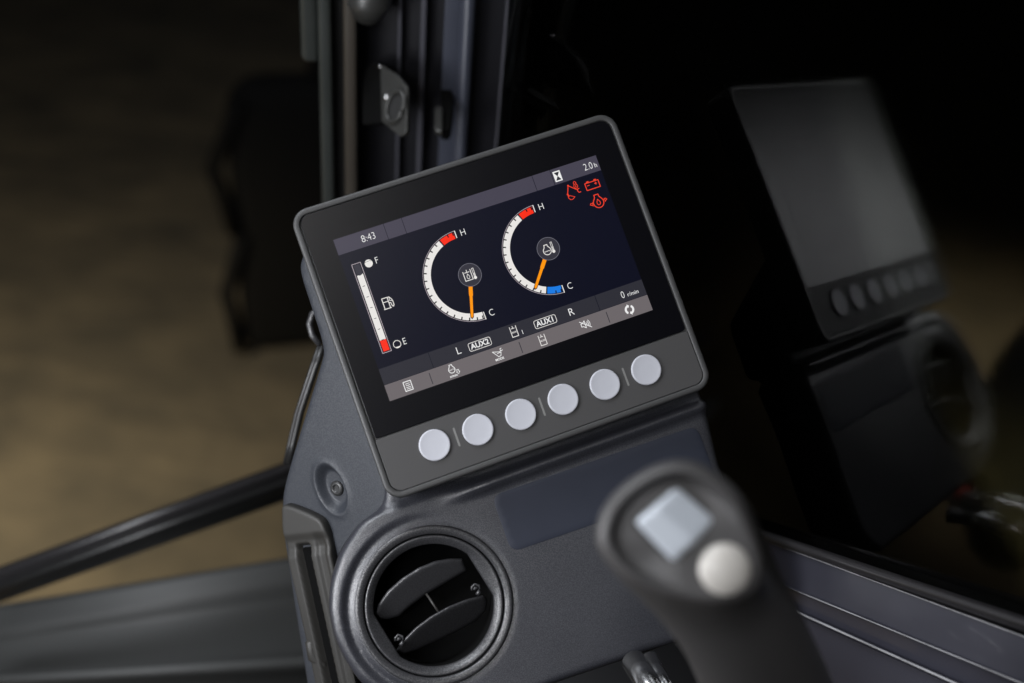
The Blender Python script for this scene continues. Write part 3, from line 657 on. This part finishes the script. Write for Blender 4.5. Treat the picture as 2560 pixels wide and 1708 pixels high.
# ================================================================== front pillar of the cab
UPW = Vector((0, 0, 1))
pil = thing('cab_pillar', 'upright cab pillar of dark and blue grey strips rising behind the monitor', 'pillar', c2w(P(1000, 560, 0.940)))
def col(name, pts, m, y=241, up=0.45, down=0.45, yt=None, yb=None, bev=0.0012, parent=pil):
    """vertical prism: pts = (pixel x at row y, depth)"""
    base = [c2w(P(x, y, d)) for x, d in pts]; z0 = sum(p.z for p in base) / len(base)
    base = [Vector((p.x, p.y, z0)) + 0 * UPW for p in base]
    def z_at(yy):
        p = base[0].copy(); lo, hi = -1.5, 1.5
        for _ in range(40):
            mid = (lo + hi) / 2; q = ROT.transposed() @ (p + UPW * mid - CAM); py = q.y / q.z * FPX + CY
            if py > yy: lo = mid
            else: hi = mid
        return lo
    t = z_at(yt) if yt is not None else up; bt_ = z_at(yb) if yb is not None else -down
    mb = MB(); mb.rings([[p + UPW * bt_ for p in base], [p + UPW * t for p in base]], smooth=False)
    return mb.build(name, m, parent, bevel=bev)
def strip(name, x0, x1, d, m, th=0.012, **k): return col(name, [(x0, d), (x1, d), (x1, d + th), (x0, d + th)], m, **k)
strip('glass_edge', 799, 832, 0.910, M['pill_green'], 0.02, bev=0.003)
strip('glass_edge', 757, 800, 0.915, M['pill_green'], 0.02, yb=158, bev=0.004)
strip('rubber_seal', 831, 862, 0.925, M['rubber'], 0.03)
strip('bronze_strip', 860, 893, 0.910, M['pill_brown'], 0.02, bev=0.003)
strip('channel', 892, 1250, 0.945, M['pill_dark'], 0.06)
strip('bead', 992, 1001, 0.935, M['pill_grey'], 0.014)
strip('bead', 1046, 1060, 0.932, M['pill_grey'], 0.016)
strip('blue_face', 1102, 1144, 0.930, M['pill_blue'], 0.02)
strip('blue_ridge', 1140, 1175, 0.924, M['pill_blue'], 0.025, bev=0.005)
strip('bead', 1247, 1260, 0.930, M['pill_grey'], 0.03)
kn = thing('striker_knob', 'round metal striker knob at the top edge on the pillar', 'knob', c2w(P(920, 10, 0.880)))
b = MB(); b.tube([c2w(P(925, -70, 0.870)), c2w(P(923, -20, 0.870)), c2w(P(922, 12, 0.870)), c2w(P(921, 28, 0.875)), c2w(P(920, 38, 0.880))], [0.0155, 0.0155, 0.0150, 0.0115, 0.004], 28); b.build('knob', M['steel'], kn)
b = MB(); KF = frame3(P(888, 40, 1.0), P(968, 38, 1.0), P(890, 75, 1.0)); plate(b, KF, round_poly([KF.px(889, 20), KF.px(892, 76), KF.px(966, 70), KF.px(968, 20)], 2), -14, 0, 1); b.build('block', M['pill_dark'], kn)
br = thing('latch_bracket', 'small bent steel bracket with an eyelet fixed to the pillar', 'bracket', c2w(P(980, 250, 1.0)))
BF = frame3(P(950, 160, 0.895), P(1015, 215, 0.875), P(945, 300, 0.895))
bp = lambda x, y: BF.px(680 + x / 2.904, y / 2.904)
b = MB(); plate(b, BF, round_poly([bp(785, 470), bp(795, 880), bp(930, 995), bp(975, 965), bp(978, 630), bp(900, 540)], [1, 1, 2, 4, 2.5, 1]), -3, 0, 0.6); b.build('plate', M['steel'], br)
b = MB(); plate(b, BF, round_poly([bp(620, 500), bp(622, 900), bp(795, 882), bp(788, 468), bp(700, 440)], [1, 1, 1, 1, 4]), -12, -4, 0.8); b.build('base', M['void'], br)
ec = Vector(bp(905, 775)); b = MB(); R_ = 8.5
b.tube([BF(ec.x + R_ * math.cos(t * math.pi / 10), ec.y + R_ * 1.25 * math.sin(t * math.pi / 10), 1.2) for t in range(21)], 0.0016, 8); b.build('eyelet', M['steel'], br)
b = MB(); plate(b, BF, [(ec.x + R_ * .8 * math.cos(t * math.pi / 10), ec.y + R_ * math.sin(t * math.pi / 10)) for t in range(20)], 0.05, 0.3, 0.05); b.build('hole', M['gap'], br)
b = MB(); rc = Vector(bp(833, 707)); lathe(b, BF, rc, [(2.2, -1), (2.2, 1.0), (1.5, 1.8), (0.1, 2.1)], 20); b.build('rivet', M['bright'], br)
rc = Vector(bp(785, 484)); b = MB(); lathe(b, BF, rc, [(1.4, -1), (1.3, 0.8), (0.8, 1.2), (0.1, 1.4)], 16); b.build('rivet', M['bright'], br)
cl = thing('pillar_clip', 'small metal clip over a black stop on the blue grey face of the pillar', 'clip', c2w(P(1100, 320, 0.910)))
CFm = frame3(P(1105, 250, 0.920), P(1130, 250, 0.920), P(1105, 330, 0.900)); cpx = lambda x, y: CFm.px(680 + x / 2.904, y / 2.904)
b = MB(); plate(b, CFm, round_poly([cpx(1225, 540), cpx(1215, 950), cpx(1290, 955), cpx(1318, 760), cpx(1300, 590)], 5), -8, 0, 1.5); b.build('patch', M['void'], cl)  # flat black plate behind the clip
b = MB(); plate(b, CFm, round_poly([cpx(1182, 800), cpx(1178, 975), cpx(1240, 992), cpx(1240, 800)], 3), 0, 4, 1.2); b.build('clip', M['steel'], cl)

# ================================================================== front window bar and lower panel (left)
bar = thing('window_rail', 'black rubber lined rail crossing the lower left behind the console', 'rail', c2w(P(350, 1340, 1.02)))
def profile_sweep(rows, xl, xr, dl, dr, thick, mats_, name, parent):
    """rows: (y at xl, y at xr, depth offset, material index)"""
    L = [c2w(P(xl, r[0], dl + r[2])) for r in rows]; R = [c2w(P(xr, r[1], dr + r[2])) for r in rows]
    mb = MB(); n = len(rows); B = [c2w(P(xl, (rows[0][0] + rows[-1][0]) / 2, dl + thick)), c2w(P(xr, (rows[0][1] + rows[-1][1]) / 2, dr + thick))]
    for i in range(n - 1): mb.add([L[i], R[i], R[i + 1], L[i + 1]], [[0, 1, 2, 3]], rows[i][3], True)
    mb.add([L[0], R[0], B[1], B[0]], [[0, 1, 2, 3]]); mb.add([L[-1], R[-1], B[1], B[0]], [[0, 1, 2, 3]])
    mb.add(L + [B[0]], [list(range(n + 1))]); mb.add(R + [B[1]], [list(range(n + 1))])
    o = mb.build(name, mats_, parent, recalc=False)
    bm = bmesh.new(); bm.from_mesh(o.data); bmesh.ops.remove_doubles(bm, verts=bm.verts, dist=1e-5); bmesh.ops.recalc_face_normals(bm, faces=bm.faces); bm.to_mesh(o.data); bm.free()
    return o
profile_sweep([(1438, 1138, 0.012, 0), (1444, 1144, 0.004, 0), (1452, 1151, 0.0, 0), (1464, 1163, 0.001, 0), (1474, 1173, 0.006, 0), (1478, 1177, 0.006, 0)], -60, 760, 1.02, 1.04, 0.03, [M['sealgrey']], 'seal_lip', bar)
profile_sweep([(1475, 1174, 0.008, 0), (1482, 1181, 0.0, 0), (1492, 1190, -0.002, 0), (1503, 1200, 0.003, 0), (1516, 1215, 0.012, 0), (1528, 1236, 0.024, 0)], -60, 760, 1.02, 1.04, 0.03, [M['rubber']], 'rail_body', bar)
lowp = thing('lower_panel', 'dark grey painted lower body panel in the bottom left corner', 'panel', c2w(P(300, 1600, 1.05)))
profile_sweep([(1525, 1352, 0.03, 0), (1540, 1365, 0.022, 0), (1575, 1398, 0.022, 0), (1592, 1418, 0.016, 0), (1610, 1446, 0.022, 0), (1625, 1475, 0.020, 0), (1682, 1614, -0.02, 0), (1689, 1621, -0.035, 0), (1700, 1640, -0.048, 0), (1716, 1660, -0.045, 0), (1722, 1668, -0.02, 0), (1760, 1700, -0.01, 0), (1900, 1820, 0.04, 0)], -80, 980, 1.10, 1.12, 0.25, [M['panel']], 'panel_shell', lowp)

# dark machine standing outside on the left
gp = hit_z(596, 900, 0); gp2 = hit_z(900, 870, 0)
mc = thing('machine_blade', 'tall black steel block standing on the earth beyond the front window', 'machine part', gp)
def top_z(p, yy):
    lo, hi = 0, 3
    for _ in range(40):
        mid = (lo + hi) / 2; q = ROT.transposed() @ (p + UPW * mid - CAM)
        if q.y / q.z * FPX + CY > yy: lo = mid
        else: hi = mid
    return lo
hz = top_z(gp, 232); away = Vector((0.1, 0.9, 0)); b = MB()
b.rings([[gp, gp2, gp2 + away * 0.12, gp + away * 0.12], [p + UPW * hz for p in (gp, gp2, gp2 + away * 0.12, gp + away * 0.12)]], smooth=False); b.build('block', M['machine'], mc, bevel=0.07)
for k_, (t0_, t1_, hh_) in enumerate(((0.02, 0.10, 0.50), (0.05, 0.16, 0.97))):
    a0 = gp.lerp(gp2, t0_) + UPW * hz * max(0.05, hh_ - 0.45); a1 = gp.lerp(gp2, t1_) + UPW * hz * hh_; mid_ = (a0 + a1) / 2 + (gp - gp2).normalized() * (0.03 + 0.02 * k_)
    b = MB(); b.tube([a0, a0.lerp(mid_, 0.6) + UPW * 0.02, mid_, mid_.lerp(a1, 0.5), a1], 0.016, 14); b.build('hydraulic_hose', M['machine'], mc)
b = MB(); q0 = gp.lerp(gp2, 0.62); b.rings([[q0, gp2, gp2 + away * .1, q0 + away * .1], [p + UPW * (hz + 0.5) for p in (q0, gp2, gp2 + away * .1, q0 + away * .1)]], smooth=False)
for v in b.v[:4]: v.z += hz + 0.01
b.build('upright', M['machine'], mc, bevel=0.02)

# ================================================================== right side: window, seal, sill
S1 = P(1893, 1338, 0.79); S2 = P(2700, 1648, 0.70)
w1, w2 = c2w(S1), c2w(S2); sd = (w2 - w1).normalized()
pn = thing('side_window', 'large dark side window pane on the right above the rubber seal', 'window', w1)
PN_N = Vector((0.83050524, -0.26085554, 0.49215388)); PN_C = 0.4857202722
def PD(x, y):                                     # depth of the pane under a photo pixel
    return PN_C / Vector(((x - CX) / FPX, (y - CY) / FPX, 1)).dot(PN_N)
PNF = frame3(P(1900, 1341, PD(1900, 1341)), P(2560, 1590, PD(2560, 1590)), P(1900, 600, PD(1900, 600)))
qp = [P(1184, 1093, PD(1184, 1093)), P(1900, 1352, PD(1900, 1352)), P(2900, 1730, PD(2900, 1730)), P(2900, -300, PD(2900, -300)), P(1285, -170, PD(1285, -170))]
b = MB(); b.rings([[c2w(p) for p in qp], [c2w(p + PN_N * 0.004) for p in qp]], smooth=False); b.build('pane', M['pane'], pn)
sill = thing('window_sill', 'glossy navy painted sill below the side window with pressed ridges', 'sill', c2w(P(2250, 1600, 0.72)))
def sweep2(lines, thick, mats_, name, parent):
    """lines: ((x0,y0),(x1,y1), depth offset): long edges running left to right"""
    n = len(lines); dL = PD(*lines[0][0]) - 0.012; dR = PD(*lines[0][1]) - 0.012
    L = [c2w(P(*a, dL + w)) for a, b_, w in lines]; R = [c2w(P(*b_, dR + w)) for a, b_, w in lines]
    mb = MB()
    for i in range(n - 1):
        m_ = 6
        for j in range(m_): mb.add([L[i].lerp(R[i], j / m_), L[i].lerp(R[i], (j + 1) / m_), L[i + 1].lerp(R[i + 1], (j + 1) / m_), L[i + 1].lerp(R[i + 1], j / m_)], [[0, 1, 2, 3]], 0, mats_[0] is not M['navy'])
    bk = [c2w(P(*lines[0][0], dL + thick)), c2w(P(*lines[0][1], dR + thick)), c2w(P(*lines[-1][1], dR + thick)), c2w(P(*lines[-1][0], dL + thick))]
    mb.add(bk, [[0, 1, 2, 3]]); mb.add([L[0], R[0], bk[1], bk[0]], [[0, 1, 2, 3]]); mb.add([L[-1], R[-1], bk[2], bk[3]], [[0, 1, 2, 3]])
    o = mb.build(name, mats_, parent, recalc=False)
    bm = bmesh.new(); bm.from_mesh(o.data); bmesh.ops.remove_doubles(bm, verts=bm.verts, dist=1e-5); bmesh.ops.recalc_face_normals(bm, faces=bm.faces); bm.to_mesh(o.data); bm.free()
    return o
# long edges as straight lines y = y0 + k (x - 1900)
def ln_(ya, yb, w): return ((1700, ya - (yb - ya) * 200 / 660), (2760, yb + (yb - ya) * 200 / 660), w)
sweep2([ln_(1322, 1540, 0.012), ln_(1326, 1547, 0.004), ln_(1334, 1556, 0.0), ln_(1344, 1568, 0.001), ln_(1352, 1582, 0.007), ln_(1352, 1584, 0.02)], 0.03, [M['sealgrey']], 'rubber_seal', pn)
sweep2([ln_(1342, 1586, 0.008), ln_(1345, 1590, 0.0035), ln_(1349, 1594, 0.0040), ln_(1436, 1706, 0.0035), ln_(1438, 1709, 0.0018), ln_(1440, 1712, 0.0012), ln_(1443, 1715, 0.0035), ln_(1483, 1778, 0.0055), ln_(1485, 1781, 0.0020), ln_(1489, 1786, 0.0004), ln_(1493, 1791, 0.0012), ln_(1496, 1795, 0.0045), ln_(1700, 2040, 0.006)], 0.04, [M['navy']], 'sill_panel', sill)
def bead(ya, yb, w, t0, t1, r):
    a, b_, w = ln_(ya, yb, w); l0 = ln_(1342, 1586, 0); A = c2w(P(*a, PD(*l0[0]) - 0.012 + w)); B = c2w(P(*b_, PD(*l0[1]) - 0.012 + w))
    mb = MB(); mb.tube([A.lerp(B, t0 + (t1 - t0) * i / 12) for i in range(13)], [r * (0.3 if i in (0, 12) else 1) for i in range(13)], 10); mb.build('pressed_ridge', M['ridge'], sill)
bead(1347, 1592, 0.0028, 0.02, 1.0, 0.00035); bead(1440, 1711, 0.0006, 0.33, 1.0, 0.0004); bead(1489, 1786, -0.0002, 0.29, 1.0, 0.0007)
# ================================================================== armrest left of the frame, seen only mirrored in the side window
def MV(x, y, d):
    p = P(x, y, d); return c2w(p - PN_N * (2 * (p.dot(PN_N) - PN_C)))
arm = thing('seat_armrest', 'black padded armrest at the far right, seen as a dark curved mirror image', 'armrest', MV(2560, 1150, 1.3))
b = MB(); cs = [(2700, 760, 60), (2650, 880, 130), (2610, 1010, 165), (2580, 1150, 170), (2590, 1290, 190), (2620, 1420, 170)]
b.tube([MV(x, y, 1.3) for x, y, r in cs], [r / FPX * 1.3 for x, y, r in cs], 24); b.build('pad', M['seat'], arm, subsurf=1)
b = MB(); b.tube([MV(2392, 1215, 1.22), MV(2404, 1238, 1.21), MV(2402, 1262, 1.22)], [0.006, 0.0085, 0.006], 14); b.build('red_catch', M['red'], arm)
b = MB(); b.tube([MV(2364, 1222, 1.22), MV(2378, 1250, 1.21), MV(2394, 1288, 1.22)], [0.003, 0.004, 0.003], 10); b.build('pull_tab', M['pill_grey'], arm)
# dark red post beyond the pillar
rp_ = thing('red_post', 'very dark red post standing outside beyond the pillar', 'post', hit_z(1330, 420, 0))
q0 = hit_z(1255, 520, 0); q1 = hit_z(1420, 520, 0); b = MB(); b.rings([[q0, q1, q1 + away * .3, q0 + away * .3], [p + UPW * 1.5 for p in (q0, q1, q1 + away * .3, q0 + away * .3)]], smooth=False); b.build('post', M['darkred'], rp_, bevel=0.02)
